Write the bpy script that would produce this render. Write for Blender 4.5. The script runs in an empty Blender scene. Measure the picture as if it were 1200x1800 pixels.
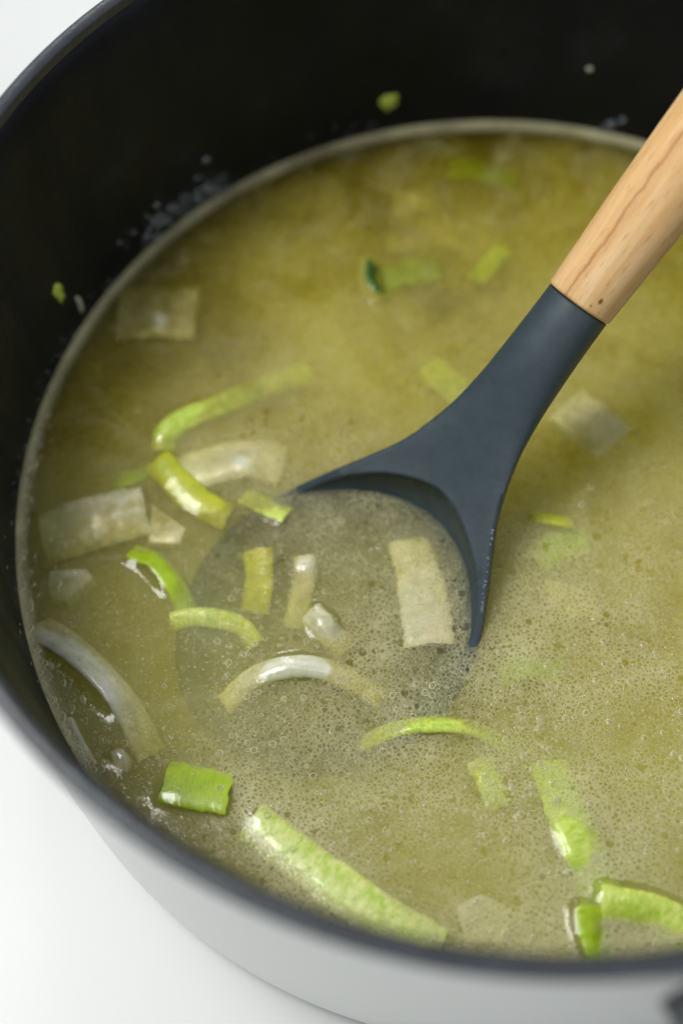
import bpy, bmesh, math, random
from mathutils import Vector, Matrix, noise, kdtree

random.seed(7)
S = bpy.context.scene
COL = S.collection
R = math.radians
MM = 0.001

# ------------------------------------------------------------------ camera
HR = 0.126                      # pot rim height above the table
ZS = HR - 0.0862                # soup level
FPX = 2600.0                    # focal length in photo pixels (1200 x 1800)
_th, _ro = R(62.87), R(-2.757)
_fw = Vector((0, math.cos(_th), -math.sin(_th)))
_up = Vector((0, math.sin(_th), math.cos(_th)))
_rt = Vector((1, 0, 0))
CR = math.cos(_ro) * _rt + math.sin(_ro) * _up
CU = -math.sin(_ro) * _rt + math.cos(_ro) * _up
CAM = Vector((0, 0, HR)) - (0.04173 * CR + 0.04299 * CU + 0.32097 * _fw)
cd = bpy.data.cameras.new('camera')
cam = bpy.data.objects.new('camera', cd)
COL.objects.link(cam)
m = Matrix.Identity(4)
for i in range(3):
    m[i][0], m[i][1], m[i][2], m[i][3] = CR[i], CU[i], -_fw[i], CAM[i]
cam.matrix_world = m
cd.sensor_fit = 'VERTICAL'
cd.sensor_height = 36.0
cd.lens = FPX / 1800.0 * 36.0
cd.clip_start, cd.clip_end = 0.01, 50
cd.dof.use_dof = True
cd.dof.focus_distance = 0.3690
cd.dof.aperture_fstop = 3.5
S.camera = cam

# ------------------------------------------------------------------ light
w = bpy.data.worlds.new('World')
S.world = w
w.use_nodes = True
bg = w.node_tree.nodes['Background']
bg.inputs['Color'].default_value = (0.96, 0.985, 1.0, 1)
bg.inputs['Strength'].default_value = 0.52

def area(name, loc, target, size, size_y, power, col):
    l = bpy.data.lights.new(name, 'AREA')
    l.shape = 'RECTANGLE'
    l.size, l.size_y, l.energy, l.color = size, size_y, power, col
    o = bpy.data.objects.new(name, l)
    COL.objects.link(o)
    o.location = loc
    o.rotation_euler = (Vector(target) - Vector(loc)).to_track_quat('-Z', 'Y').to_euler()
    return o
def sky_dir(az, el, d):
    return (d * math.cos(R(el)) * math.cos(R(az)), d * math.cos(R(el)) * math.sin(R(az)), d * math.sin(R(el)))
area('window_light', sky_dir(168, 66, 1.4), (0, 0, 0.05), 0.42, 0.42, 13, (1.0, 0.99, 0.97))
area('far_window_light', sky_dir(101, 36, 1.8), (0, 0, 0.05), 0.25, 0.3, 3.5, (0.95, 0.98, 1.0))

vs = S.view_settings
vs.view_transform = 'Standard'
vs.look = 'None'
vs.exposure = 0.13
vs.gamma = 1.0
vs.use_curve_mapping = False
cy = S.cycles
cy.max_bounces = 10
cy.diffuse_bounces = 4
cy.glossy_bounces = 4
cy.transmission_bounces = 6
cy.volume_bounces = 7
cy.use_adaptive_sampling = True
cy.adaptive_threshold = 0.03
cy.transparent_max_bounces = 32
cy.use_denoising = True
cy.sample_clamp_indirect = 6.0
cy.caustics_reflective = False
cy.caustics_refractive = False

# ------------------------------------------------------------------ pixel -> place
def at(px, py, dz=0.0):
    """point on the horizontal plane dz millimetres above the soup level seen at a photo pixel"""
    dz = dz * 1.1 if dz < 0 else dz
    d = (px - 600) / FPX * CR - (py - 900) / FPX * CU + _fw
    return CAM + d * ((ZS + dz * MM - CAM.z) / d.z)

def wall_at(px, py, rad):
    """first point of the far inner wall (vertical cylinder of given radius) seen at a photo pixel"""
    d = (px - 600) / FPX * CR - (py - 900) / FPX * CU + _fw
    a = d.x * d.x + d.y * d.y
    b = 2 * (CAM.x * d.x + CAM.y * d.y)
    c = CAM.x ** 2 + CAM.y ** 2 - rad * rad
    t = (-b + math.sqrt(b * b - 4 * a * c)) / (2 * a)
    return CAM + d * t

# ------------------------------------------------------------------ material helpers
def mat(name):
    mt = bpy.data.materials.new(name)
    mt.use_nodes = True
    nt = mt.node_tree
    return mt, nt, nt.nodes['Principled BSDF'], nt.nodes['Material Output']

def N(nt, kind, **kw):
    n = nt.nodes.new(kind)
    for k, v in kw.items():
        if k.startswith('i_'):
            n.inputs[k[2:].replace('_', ' ')].default_value = v
        else:
            setattr(n, k, v)
    return n

def ramp(nt, stops, interp='LINEAR'):
    n = nt.nodes.new('ShaderNodeValToRGB')
    n.color_ramp.interpolation = interp
    e = n.color_ramp.elements
    while len(e) < len(stops):
        e.new(0.5)
    for k, (p, c) in enumerate(stops):
        e[k].position = p
        e[k].color = c if len(c) == 4 else (*c, 1)
    return n

def math_n(nt, op, a, b=None, c=None, clamp=False):
    n = nt.nodes.new('ShaderNodeMath')
    n.operation = op
    n.use_clamp = clamp
    for k, x in enumerate((a, b, c)):
        if x is None:
            continue
        if isinstance(x, (int, float)):
            n.inputs[k].default_value = x
        else:
            nt.links.new(x, n.inputs[k])
    return n.outputs[0]

def mixc(nt, fac, a, b, mode='MIX'):
    n = nt.nodes.new('ShaderNodeMix')
    n.data_type = 'RGBA'
    n.blend_type = mode
    for k, x in ((0, fac), (6, a), (7, b)):
        if isinstance(x, (int, float)):
            n.inputs[k].default_value = x
        elif isinstance(x, (tuple, list)):
            n.inputs[k].default_value = x if len(x) == 4 else (*x, 1)
        else:
            nt.links.new(x, n.inputs[k])
    return n.outputs[2]

def objco(nt, scale=(1, 1, 1), rot=(0, 0, 0)):
    tc = nt.nodes.new('ShaderNodeTexCoord')
    mp = nt.nodes.new('ShaderNodeMapping')
    mp.inputs['Scale'].default_value = scale
    mp.inputs['Rotation'].default_value = rot
    nt.links.new(tc.outputs['Object'], mp.inputs['Vector'])
    return mp.outputs[0]

def noise_n(nt, co, scale, detail=3, rough=0.5, dist=0.0):
    n = N(nt, 'ShaderNodeTexNoise')
    n.inputs['Scale'].default_value = scale
    n.inputs['Detail'].default_value = detail
    n.inputs['Roughness'].default_value = rough
    n.inputs['Distortion'].default_value = dist
    if co is not None:
        nt.links.new(co, n.inputs['Vector'])
    return n.outputs['Fac']

def bump(nt, bsdf, h, strength, dist):
    b = N(nt, 'ShaderNodeBump')
    b.inputs['Strength'].default_value = strength
    b.inputs['Distance'].default_value = dist
    nt.links.new(h, b.inputs['Height'])
    nt.links.new(b.outputs[0], bsdf.inputs['Normal'])
    return b

# ------------------------------------------------------------------ materials
def m_table():
    mt, nt, b, o = mat('white_table')
    co = objco(nt)
    c = ramp(nt, [(0.3, (0.575, 0.59, 0.58)), (0.7, (0.615, 0.63, 0.62))])
    nt.links.new(noise_n(nt, co, 9, 4), c.inputs[0])
    nt.links.new(c.outputs[0], b.inputs['Base Color'])
    b.inputs['Roughness'].default_value = 0.42
    bump(nt, b, noise_n(nt, co, 900, 3), 0.05, 0.0004)
    return mt

def m_enamel():
    mt, nt, b, o = mat('white_enamel')
    co = objco(nt)
    sp = ramp(nt, [(0.0, (0.25, 0.24, 0.22)), (0.035, (0.7, 0.71, 0.69)), (1, (0.7, 0.71, 0.69))])
    v = N(nt, 'ShaderNodeTexVoronoi')
    v.inputs['Scale'].default_value = 90
    nt.links.new(co, v.inputs['Vector'])
    nt.links.new(v.outputs['Distance'], sp.inputs[0])
    nt.links.new(sp.outputs[0], b.inputs['Base Color'])
    b.inputs['Roughness'].default_value = 0.34
    bump(nt, b, noise_n(nt, co, 160, 2), 0.06, 0.0006)
    return mt

def m_coating():
    mt, nt, b, o = mat('dark_nonstick_coating')
    co = objco(nt)
    n1 = noise_n(nt, co, 34, 6, 0.62)
    n2 = noise_n(nt, objco(nt, (1, 1, 0.25)), 60, 4, 0.6, 0.6)
    c = ramp(nt, [(0.3, (0.004, 0.0056, 0.008)), (0.6, (0.0075, 0.0105, 0.015)), (0.78, (0.018, 0.023, 0.030))])
    nt.links.new(n1, c.inputs[0])
    nt.links.new(c.outputs[0], b.inputs['Base Color'])
    r = ramp(nt, [(0.3, (0.34,) * 3), (0.7, (0.55,) * 3)])
    nt.links.new(n2, r.inputs[0])
    nt.links.new(r.outputs[0], b.inputs['Roughness'])
    b.inputs['Specular IOR Level'].default_value = 0.15
    bump(nt, b, noise_n(nt, co, 700, 4, 0.6), 0.25, 0.0008)
    return mt

def m_rim():
    mt, nt, b, o = mat('satin_grey_rim')
    co = objco(nt)
    c = ramp(nt, [(0.3, (0.022, 0.027, 0.033)), (0.7, (0.042, 0.049, 0.060))])
    nt.links.new(noise_n(nt, co, 120, 5, 0.65), c.inputs[0])
    nt.links.new(c.outputs[0], b.inputs['Base Color'])
    b.inputs['Roughness'].default_value = 0.27
    bump(nt, b, noise_n(nt, co, 900, 4, 0.6), 0.3, 0.0005)
    return mt

def m_handle_metal():
    mt, nt, b, o = mat('dark_grey_handle')
    co = objco(nt)
    c = ramp(nt, [(0.3, (0.03, 0.034, 0.038)), (0.7, (0.045, 0.05, 0.056))])
    nt.links.new(noise_n(nt, co, 200, 4), c.inputs[0])
    nt.links.new(c.outputs[0], b.inputs['Base Color'])
    b.inputs['Roughness'].default_value = 0.5
    return mt

def m_nylon():
    mt, nt, b, o = mat('slate_nylon')
    co = objco(nt)
    c = ramp(nt, [(0.3, (0.032, 0.050, 0.060)), (0.7, (0.042, 0.063, 0.075))])
    nt.links.new(noise_n(nt, co, 260, 5, 0.6), c.inputs[0])
    nt.links.new(c.outputs[0], b.inputs['Base Color'])
    sep = N(nt, 'ShaderNodeSeparateXYZ')
    nt.links.new(co, sep.inputs[0])
    edge_ = math_n(nt, 'ADD', sep.outputs[2], math_n(nt, 'MULTIPLY', math_n(nt, 'SUBTRACT', noise_n(nt, co, 110, 4, 0.6), 0.5), 0.022))
    wet = ramp(nt, [(0.0, (0.10,) * 3), (1.0, (0.42,) * 3)])
    nt.links.new(math_n(nt, 'MULTIPLY', math_n(nt, 'SUBTRACT', edge_, 0.004), 260.0, clamp=True), wet.inputs[0])
    nt.links.new(wet.outputs[0], b.inputs['Roughness'])
    # under the broth there is hardly any index step left to mirror light
    nt.links.new(math_n(nt, 'MULTIPLY_ADD', math_n(nt, 'MULTIPLY', math_n(nt, 'ADD', sep.outputs[2], 0.0036), 1500.0, clamp=True), 0.47, 0.03), b.inputs['Specular IOR Level'])
    bump(nt, b, math_n(nt, 'ADD', noise_n(nt, co, 2600, 2, 0.6), math_n(nt, 'MULTIPLY', noise_n(nt, co, 260, 2), 1.2)), 0.22, 0.0002)
    return mt

def m_wood():
    mt, nt, b, o = mat('beech_wood')
    uv = N(nt, 'ShaderNodeUVMap', uv_map='UVMap').outputs[0]          # u along the handle (m), v round it (m)
    def mp(s):
        k = N(nt, 'ShaderNodeMapping')
        k.inputs['Scale'].default_value = s
        nt.links.new(uv, k.inputs['Vector'])
        return k.outputs[0]
    base = ramp(nt, [(0.28, (0.57, 0.32, 0.115)), (0.5, (0.69, 0.44, 0.20)), (0.72, (0.78, 0.57, 0.33))])
    nt.links.new(noise_n(nt, mp((22, 240, 1)), 1.0, 6, 0.65, 0.5), base.inputs[0])
    fl = ramp(nt, [(0.60, (0, 0, 0)), (0.70, (1, 1, 1))])
    nt.links.new(noise_n(nt, mp((190, 1500, 1)), 1.0, 2, 0.5), fl.inputs[0])
    c1 = mixc(nt, math_n(nt, 'MULTIPLY', fl.outputs[0], 0.48), base.outputs[0], (0.34, 0.14, 0.045))
    # the dark crack running along the grain
    sep = N(nt, 'ShaderNodeSeparateXYZ')
    nt.links.new(uv, sep.inputs[0])
    wob = noise_n(nt, mp((90, 0, 0)), 1.0, 4, 0.65)
    off = math_n(nt, 'MULTIPLY', math_n(nt, 'SUBTRACT', wob, 0.5), 0.0034)
    line = math_n(nt, 'ABSOLUTE', math_n(nt, 'ADD', math_n(nt, 'SUBTRACT', sep.outputs[1], 0.0012), off))
    wid = math_n(nt, 'MULTIPLY', noise_n(nt, mp((160, 40, 0)), 1.0, 2), 0.0011)
    ck = math_n(nt, 'SUBTRACT', 1.0, math_n(nt, 'DIVIDE', line, wid), clamp=True)
    halo = math_n(nt, 'SUBTRACT', 1.0, math_n(nt, 'DIVIDE', line, 0.0032), clamp=True)
    c2 = mixc(nt, math_n(nt, 'MULTIPLY', halo, 0.28), c1, (0.42, 0.18, 0.055))
    c3 = mixc(nt, math_n(nt, 'MULTIPLY', ck, 0.62), c2, (0.24, 0.085, 0.022))
    # small knots near the ferrule
    def spot(u0, v0, ru, rv, c_in, amt):
        du = math_n(nt, 'DIVIDE', math_n(nt, 'SUBTRACT', sep.outputs[0], u0), ru)
        dv = math_n(nt, 'DIVIDE', math_n(nt, 'SUBTRACT', sep.outputs[1], v0), rv)
        q = math_n(nt, 'ADD', math_n(nt, 'MULTIPLY', du, du), math_n(nt, 'MULTIPLY', dv, dv))
        f = math_n(nt, 'MULTIPLY', math_n(nt, 'SUBTRACT', 1.0, q, clamp=True), amt * 1.6, clamp=True)
        return mixc(nt, f, c_in, (0.20, 0.085, 0.022))
    c4 = spot(0.0042, -0.0072, 0.0010, 0.0007, c3, 0.8)
    c5 = spot(0.0020, -0.0058, 0.0004, 0.0004, c4, 0.6)
    nt.links.new(c5, b.inputs['Base Color'])
    b.inputs['Roughness'].default_value = 0.62
    b.inputs['Specular IOR Level'].default_value = 0.3
    bump(nt, b, noise_n(nt, mp((240, 2200, 1)), 1.0, 3, 0.6), 0.25, 0.0003)
    return mt

def m_veg(name, dark, light, rib, sss=0.35, rough=0.26, ribs=26.0, clear=0.0):
    """wet vegetable skin; UV u along the piece (0..1), v across"""
    mt, nt, b, o = mat(name)
    uv = N(nt, 'ShaderNodeUVMap', uv_map='UVMap').outputs[0]
    mp = N(nt, 'ShaderNodeMapping')
    mp.inputs['Scale'].default_value = (ribs, 1.6, 1)
    nt.links.new(uv, mp.inputs['Vector'])
    n = noise_n(nt, mp.outputs[0], 1.0, 4, 0.65)
    n2 = noise_n(nt, objco(nt), 190, 4, 0.6)
    mpf = N(nt, 'ShaderNodeMapping')
    mpf.inputs['Scale'].default_value = (ribs * 4.5, 2.2, 1)
    nt.links.new(uv, mpf.inputs['Vector'])
    n = math_n(nt, 'ADD', math_n(nt, 'MULTIPLY', n, 0.68), math_n(nt, 'MULTIPLY', noise_n(nt, mpf.outputs[0], 1.0, 3, 0.6), 0.32))
    f = math_n(nt, 'ADD', math_n(nt, 'MULTIPLY', n, rib), math_n(nt, 'MULTIPLY', n2, 1 - rib))
    c = ramp(nt, [(0.41, dark), (0.58, light)])
    nt.links.new(f, c.inputs[0])
    nt.links.new(c.outputs[0], b.inputs['Base Color'])
    b.inputs['Roughness'].default_value = rough
    b.inputs['Specular IOR Level'].default_value = 0.35
    b.inputs['Subsurface Weight'].default_value = sss
    b.inputs['Subsurface Radius'].default_value = (1.0, 1.0, 0.4)
    b.inputs['Subsurface Scale'].default_value = 0.0022
    b.inputs['Coat Weight'].default_value = 0.25
    b.inputs['Coat Roughness'].default_value = 0.06
    bump(nt, b, math_n(nt, 'ADD', n, math_n(nt, 'MULTIPLY', noise_n(nt, objco(nt), 900, 3, 0.6), 0.6)), 0.4, 0.0004)
    if clear:
        tr = N(nt, 'ShaderNodeBsdfTransparent')
        tr.inputs['Color'].default_value = (0.96, 0.98, 0.93, 1)
        mx = N(nt, 'ShaderNodeMixShader')
        cl_ = ramp(nt, [(0.35, (clear * 1.5,) * 3), (0.65, (clear * 0.5,) * 3)])
        nt.links.new(f, cl_.inputs[0])
        nt.links.new(cl_.outputs[0], mx.inputs[0])
        nt.links.new(b.outputs[0], mx.inputs[1])
        nt.links.new(tr.outputs[0], mx.inputs[2])
        nt.links.new(mx.outputs[0], o.inputs['Surface'])
    return mt

def m_soup(radius):
    mt, nt, b, o = mat('clouded_broth')
    nt.nodes.remove(b)
    tc = N(nt, 'ShaderNodeTexCoord')
    co = tc.outputs['Object']
    sep = N(nt, 'ShaderNodeSeparateXYZ')
    nt.links.new(co, sep.inputs[0])
    rr = math_n(nt, 'SQRT', math_n(nt, 'ADD', math_n(nt, 'MULTIPLY', sep.outputs[0], sep.outputs[0]),
                                   math_n(nt, 'MULTIPLY', sep.outputs[1], sep.outputs[1])))
    # --- milky emulsion of fat and tiny bubbles floating in drifts
    drift = noise_n(nt, co, 21, 5, 0.6, 0.7)
    drift2 = noise_n(nt, co, 75, 4, 0.6, 0.5)
    dmask = ramp(nt, [(0.36, (0.10,) * 3), (0.66, (1, 1, 1))])
    nt.links.new(math_n(nt, 'ADD', math_n(nt, 'MULTIPLY', drift, 0.65), math_n(nt, 'MULTIPLY', drift2, 0.35)), dmask.inputs[0])
    # froth gathers where the simmer pushes it, on the handle-free side of the pot
    side = math_n(nt, 'MULTIPLY_ADD', sep.outputs[1], -5.0, 0.58, clamp=True)
    edge = math_n(nt, 'MULTIPLY', math_n(nt, 'SUBTRACT', rr, radius - 0.0042), 330.0, clamp=True)
    micro = N(nt, 'ShaderNodeTexVoronoi')
    micro.feature = 'DISTANCE_TO_EDGE'
    micro.inputs['Scale'].default_value = 950
    nt.links.new(co, micro.inputs['Vector'])
    cell = ramp(nt, [(0.0, (1, 1, 1)), (0.10, (0.7,) * 3), (0.30, (0.08,) * 3)])
    nt.links.new(micro.outputs['Distance'], cell.inputs[0])
    # clear fat eyes: round gaps in the froth
    eye = N(nt, 'ShaderNodeTexVoronoi')
    eye.inputs['Scale'].default_value = 300
    eye.inputs['Randomness'].default_value = 1.0
    nt.links.new(co, eye.inputs['Vector'])
    esep = N(nt, 'ShaderNodeSeparateColor')
    nt.links.new(eye.outputs['Color'], esep.inputs[0])
    erad = math_n(nt, 'MULTIPLY_ADD', math_n(nt, 'POWER', esep.outputs[0], 4.0), 0.30, 0.03)
    gap = math_n(nt, 'MULTIPLY', math_n(nt, 'SUBTRACT', eye.outputs['Distance'], erad), 18.0, clamp=True)
    fo = math_n(nt, 'MULTIPLY', math_n(nt, 'MULTIPLY', dmask.outputs[0], side), gap)
    fo = math_n(nt, 'MULTIPLY', math_n(nt, 'MULTIPLY_ADD', cell.outputs[0], 0.9, 0.06), fo)
    lee = math_n(nt, 'MAXIMUM', math_n(nt, 'MULTIPLY', math_n(nt, 'ADD', sep.outputs[0], math_n(nt, 'MULTIPLY_ADD', drift, 0.05, 0.085)), 20.0, clamp=True), 0.22)
    fo = math_n(nt, 'MULTIPLY', math_n(nt, 'MULTIPLY', fo, lee), 1.1)      # thin along the left wall, thick mid-pot
    edgef = math_n(nt, 'MULTIPLY', edge, math_n(nt, 'MULTIPLY_ADD', drift2, 1.3, 0.05))
    mk_ = ramp(nt, [(0.46, (0, 0, 0)), (0.72, (0.34,) * 3)])
    m1 = noise_n(nt, co, 44, 6, 0.68, 1.8)
    nt.links.new(m1, mk_.inputs[0])
    milk = math_n(nt, 'MULTIPLY', mk_.outputs[0], math_n(nt, 'MULTIPLY_ADD', noise_n(nt, co, 700, 3, 0.7), 1.2, 0.1))
    # froth slides off whatever stands proud of the level
    shed = math_n(nt, 'SUBTRACT', 1.0, math_n(nt, 'MULTIPLY', math_n(nt, 'SUBTRACT', sep.outputs[2], 0.00026), 5000.0, clamp=True))
    foam = math_n(nt, 'MAXIMUM', math_n(nt, 'MULTIPLY', math_n(nt, 'MAXIMUM', fo, milk), shed), edgef, clamp=True)
    # --- surface
    bp = N(nt, 'ShaderNodeBump')
    bp.inputs['Strength'].default_value = 0.25
    bp.inputs['Distance'].default_value = 0.0006
    hh = math_n(nt, 'ADD', math_n(nt, 'MULTIPLY', noise_n(nt, co, 160, 3, 0.55), 1.0), math_n(nt, 'MULTIPLY', foam, 0.22))
    nt.links.new(hh, bp.inputs['Height'])
    tr = N(nt, 'ShaderNodeBsdfTransparent')
    # thin amber fat film lying in swirls: tints what is seen through it, far-side shade put into the tint
    oil_shade = ramp(nt, [(0.36, (1, 1, 0.99)), (0.48, (0.95, 0.91, 0.80)), (0.57, (0.80, 0.74, 0.50)), (0.68, (0.56, 0.50, 0.24))])
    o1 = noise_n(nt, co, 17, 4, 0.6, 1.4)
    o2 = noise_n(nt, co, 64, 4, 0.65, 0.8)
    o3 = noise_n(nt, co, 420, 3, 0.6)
    nt.links.new(math_n(nt, 'ADD', math_n(nt, 'ADD', math_n(nt, 'MULTIPLY', o1, 0.5), math_n(nt, 'MULTIPLY', o2, 0.3)), math_n(nt, 'MULTIPLY_ADD', sep.outputs[1], 1.05, math_n(nt, 'MULTIPLY', o3, 0.2))), oil_shade.inputs[0])
    nt.links.new(mixc(nt, shed, (1, 1, 1), oil_shade.outputs[0]), tr.inputs['Color'])
    gl = N(nt, 'ShaderNodeBsdfGlossy')
    gl.inputs['Roughness'].default_value = 0.08
    nt.links.new(bp.outputs[0], gl.inputs['Normal'])
    fr = N(nt, 'ShaderNodeFresnel')
    fr.inputs['IOR'].default_value = 1.34
    nt.links.new(bp.outputs[0], fr.inputs['Normal'])
    df = N(nt, 'ShaderNodeBsdfDiffuse')
    df.inputs['Color'].default_value = (0.80, 0.76, 0.46, 1)
    tl = N(nt, 'ShaderNodeBsdfTranslucent')
    tl.inputs['Color'].default_value = (0.74, 0.68, 0.32, 1)
    fm = N(nt, 'ShaderNodeMixShader')
    fm.inputs[0].default_value = 0.35
    nt.links.new(df.outputs[0], fm.inputs[1])
    nt.links.new(tl.outputs[0], fm.inputs[2])
    a = N(nt, 'ShaderNodeMixShader')
    nt.links.new(foam, a.inputs[0])
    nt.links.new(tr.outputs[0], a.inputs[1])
    nt.links.new(fm.outputs[0], a.inputs[2])
    s = N(nt, 'ShaderNodeMixShader')
    nt.links.new(fr.outputs[0], s.inputs[0])
    nt.links.new(a.outputs[0], s.inputs[1])
    nt.links.new(gl.outputs[0], s.inputs[2])
    nt.links.new(s.outputs[0], o.inputs['Surface'])
    # --- the cloudy liquid itself
    sc = N(nt, 'ShaderNodeVolumeScatter')
    sc.inputs['Color'].default_value = (1.0, 0.985, 0.80, 1)
    sc.inputs['Density'].default_value = 94
    sc.inputs['Anisotropy'].default_value = 0.1
    ab = N(nt, 'ShaderNodeVolumeAbsorption')
    ab.inputs['Color'].default_value = (0.991, 0.979, 0.0, 1)
    ab.inputs['Density'].default_value = 92
    ad = N(nt, 'ShaderNodeAddShader')
    nt.links.new(sc.outputs[0], ad.inputs[0])
    nt.links.new(ab.outputs[0], ad.inputs[1])
    nt.links.new(ad.outputs[0], o.inputs['Volume'])
    return mt

def m_bubble():
    mt, nt, b, o = mat('bubble_skin')
    nt.nodes.remove(b)
    tr = N(nt, 'ShaderNodeBsdfTransparent')
    tr.inputs['Color'].default_value = (0.97, 0.97, 0.95, 1)
    gl = N(nt, 'ShaderNodeBsdfGlossy')
    gl.inputs['Roughness'].default_value = 0.05
    df = N(nt, 'ShaderNodeBsdfDiffuse')
    df.inputs['Color'].default_value = (0.82, 0.80, 0.62, 1)
    lw = N(nt, 'ShaderNodeLayerWeight')
    lw.inputs['Blend'].default_value = 0.32
    p = math_n(nt, 'MULTIPLY', math_n(nt, 'POWER', lw.outputs['Facing'], 2.0), 0.7, clamp=True)
    mx0 = N(nt, 'ShaderNodeMixShader')
    mx0.inputs[0].default_value = 0.4
    nt.links.new(gl.outputs[0], mx0.inputs[1])
    nt.links.new(df.outputs[0], mx0.inputs[2])
    fr = math_n(nt, 'MAXIMUM', p, 0.05)
    mx = N(nt, 'ShaderNodeMixShader')
    nt.links.new(fr, mx.inputs[0])
    nt.links.new(tr.outputs[0], mx.inputs[1])
    nt.links.new(mx0.outputs[0], mx.inputs[2])
    nt.links.new(mx.outputs[0], o.inputs['Surface'])
    return mt

def m_drop():
    mt, nt, b, o = mat('wet_drop')
    nt.nodes.remove(b)
    tr = N(nt, 'ShaderNodeBsdfTransparent')
    tr.inputs['Color'].default_value = (0.85, 0.87, 0.85, 1)
    gl = N(nt, 'ShaderNodeBsdfGlossy')
    gl.inputs['Roughness'].default_value = 0.04
    fr = N(nt, 'ShaderNodeFresnel')
    fr.inputs['IOR'].default_value = 1.36
    df = N(nt, 'ShaderNodeBsdfDiffuse')
    df.inputs['Color'].default_value = (0.50, 0.60, 0.68, 1)  # bluish glint of the wet drops, put in as diffuse colour
    mk = N(nt, 'ShaderNodeMixShader')
    mk.inputs[0].default_value = 0.3
    nt.links.new(tr.outputs[0], mk.inputs[1])
    nt.links.new(df.outputs[0], mk.inputs[2])
    mx = N(nt, 'ShaderNodeMixShader')
    nt.links.new(fr.outputs[0], mx.inputs[0])
    nt.links.new(mk.outputs[0], mx.inputs[1])
    nt.links.new(gl.outputs[0], mx.inputs[2])
    nt.links.new(mx.outputs[0], o.inputs['Surface'])
    return mt

def m_plain(name, col, rough):
    mt, nt, b, o = mat(name)
    c = ramp(nt, [(0.3, tuple(x * 0.8 for x in col)), (0.7, col)])
    nt.links.new(noise_n(nt, objco(nt), 500, 2), c.inputs[0])
    nt.links.new(c.outputs[0], b.inputs['Base Color'])
    b.inputs['Roughness'].default_value = rough
    return mt

MAT = {
    'table': m_table(), 'enamel': m_enamel(), 'coating': m_coating(), 'rim': m_rim(),
    'metal': m_handle_metal(), 'nylon': m_nylon(), 'wood': m_wood(),
    'green': m_veg('bright_leek_green', (0.34, 0.50, 0.003), (0.46, 0.64, 0.010), 0.55),
    'yellow': m_veg('yellow_green_leek', (0.40, 0.47, 0.01), (0.55, 0.58, 0.03), 0.4),
    'pale': m_veg('pale_ribbed_leek', (0.44, 0.62, 0.05), (0.80, 0.86, 0.34), 0.85, ribs=22),
    'lime': m_veg('lime_leek', (0.40, 0.60, 0.015), (0.72, 0.82, 0.20), 0.75, ribs=22),
    'white': m_veg('white_onion', (0.68, 0.72, 0.54), (0.90, 0.90, 0.76), 0.7, ribs=5, clear=0.18),
    'cream': m_veg('cream_onion', (0.62, 0.62, 0.40), (0.82, 0.80, 0.60), 0.6, ribs=5, clear=0.30),
    'dark': m_veg('dark_green_leek', (0.02, 0.10, 0.012), (0.05, 0.20, 0.02), 0.5),
    'bubble': m_bubble(), 'drop': m_drop(), 'froth': m_plain('pale_froth', (0.80, 0.77, 0.50), 0.3), 'fleck': m_plain('pale_fleck', (0.80, 0.74, 0.42), 0.6),
}

# ------------------------------------------------------------------ object helpers
def link_mesh(name, me, mt, parent=None, smooth=True):
    if smooth:
        for p in me.polygons:
            p.use_smooth = True
    me.materials.append(mt)
    o = bpy.data.objects.new(name, me)
    COL.objects.link(o)
    o.parent = parent
    return o

def raw(name, verts, faces, mt, parent=None, smooth=True, uvs=None):
    me = bpy.data.meshes.new(name)
    me.from_pydata([tuple(v) for v in verts], [], faces)
    if uvs:
        ul = me.uv_layers.new(name='UVMap')
        for lp in me.loops:
            ul.data[lp.index].uv = uvs[lp.vertex_index]
    me.update()
    return link_mesh(name, me, mt, parent, smooth)

def tag(o, label, cat, group=None, kind=None):
    o['label'] = label
    o['category'] = cat
    if group:
        o['group'] = group
    if kind:
        o['kind'] = kind
    return o

def empty(name, loc=(0, 0, 0)):
    o = bpy.data.objects.new(name, None)
    COL.objects.link(o)
    o.location = loc
    o.empty_display_size = 0.02
    return o

def lathe(name, prof, mt, parent=None, n=192, close=False):
    v, f = [], []
    k = len(prof)
    for i in range(n):
        a = 2 * math.pi * i / n
        for (r, z) in prof:
            v.append((r * math.cos(a), r * math.sin(a), z))
    for i in range(n):
        j = (i + 1) % n
        for q in range(k if close else k - 1):
            q2 = (q + 1) % k
            f.append((i * k + q, j * k + q, j * k + q2, i * k + q2))
    return raw(name, v, f, mt, parent)

# ------------------------------------------------------------------ table
bm = bmesh.new()
bmesh.ops.create_cube(bm, size=1.0)
for v in bm.verts:
    v.co = Vector((v.co.x * 2.4, v.co.y * 2.4 + 0.2, (v.co.z - 0.5) * 0.03))
bmesh.ops.bevel(bm, geom=list(bm.edges), offset=0.003, segments=2, affect='EDGES')
me = bpy.data.meshes.new('table_top')
bm.to_mesh(me)
bm.free()
tab = link_mesh('table_top', me, MAT['table'], smooth=False)
tab['kind'] = 'structure'
tag(tab, 'smooth white table top under the pot', 'table top')

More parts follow.
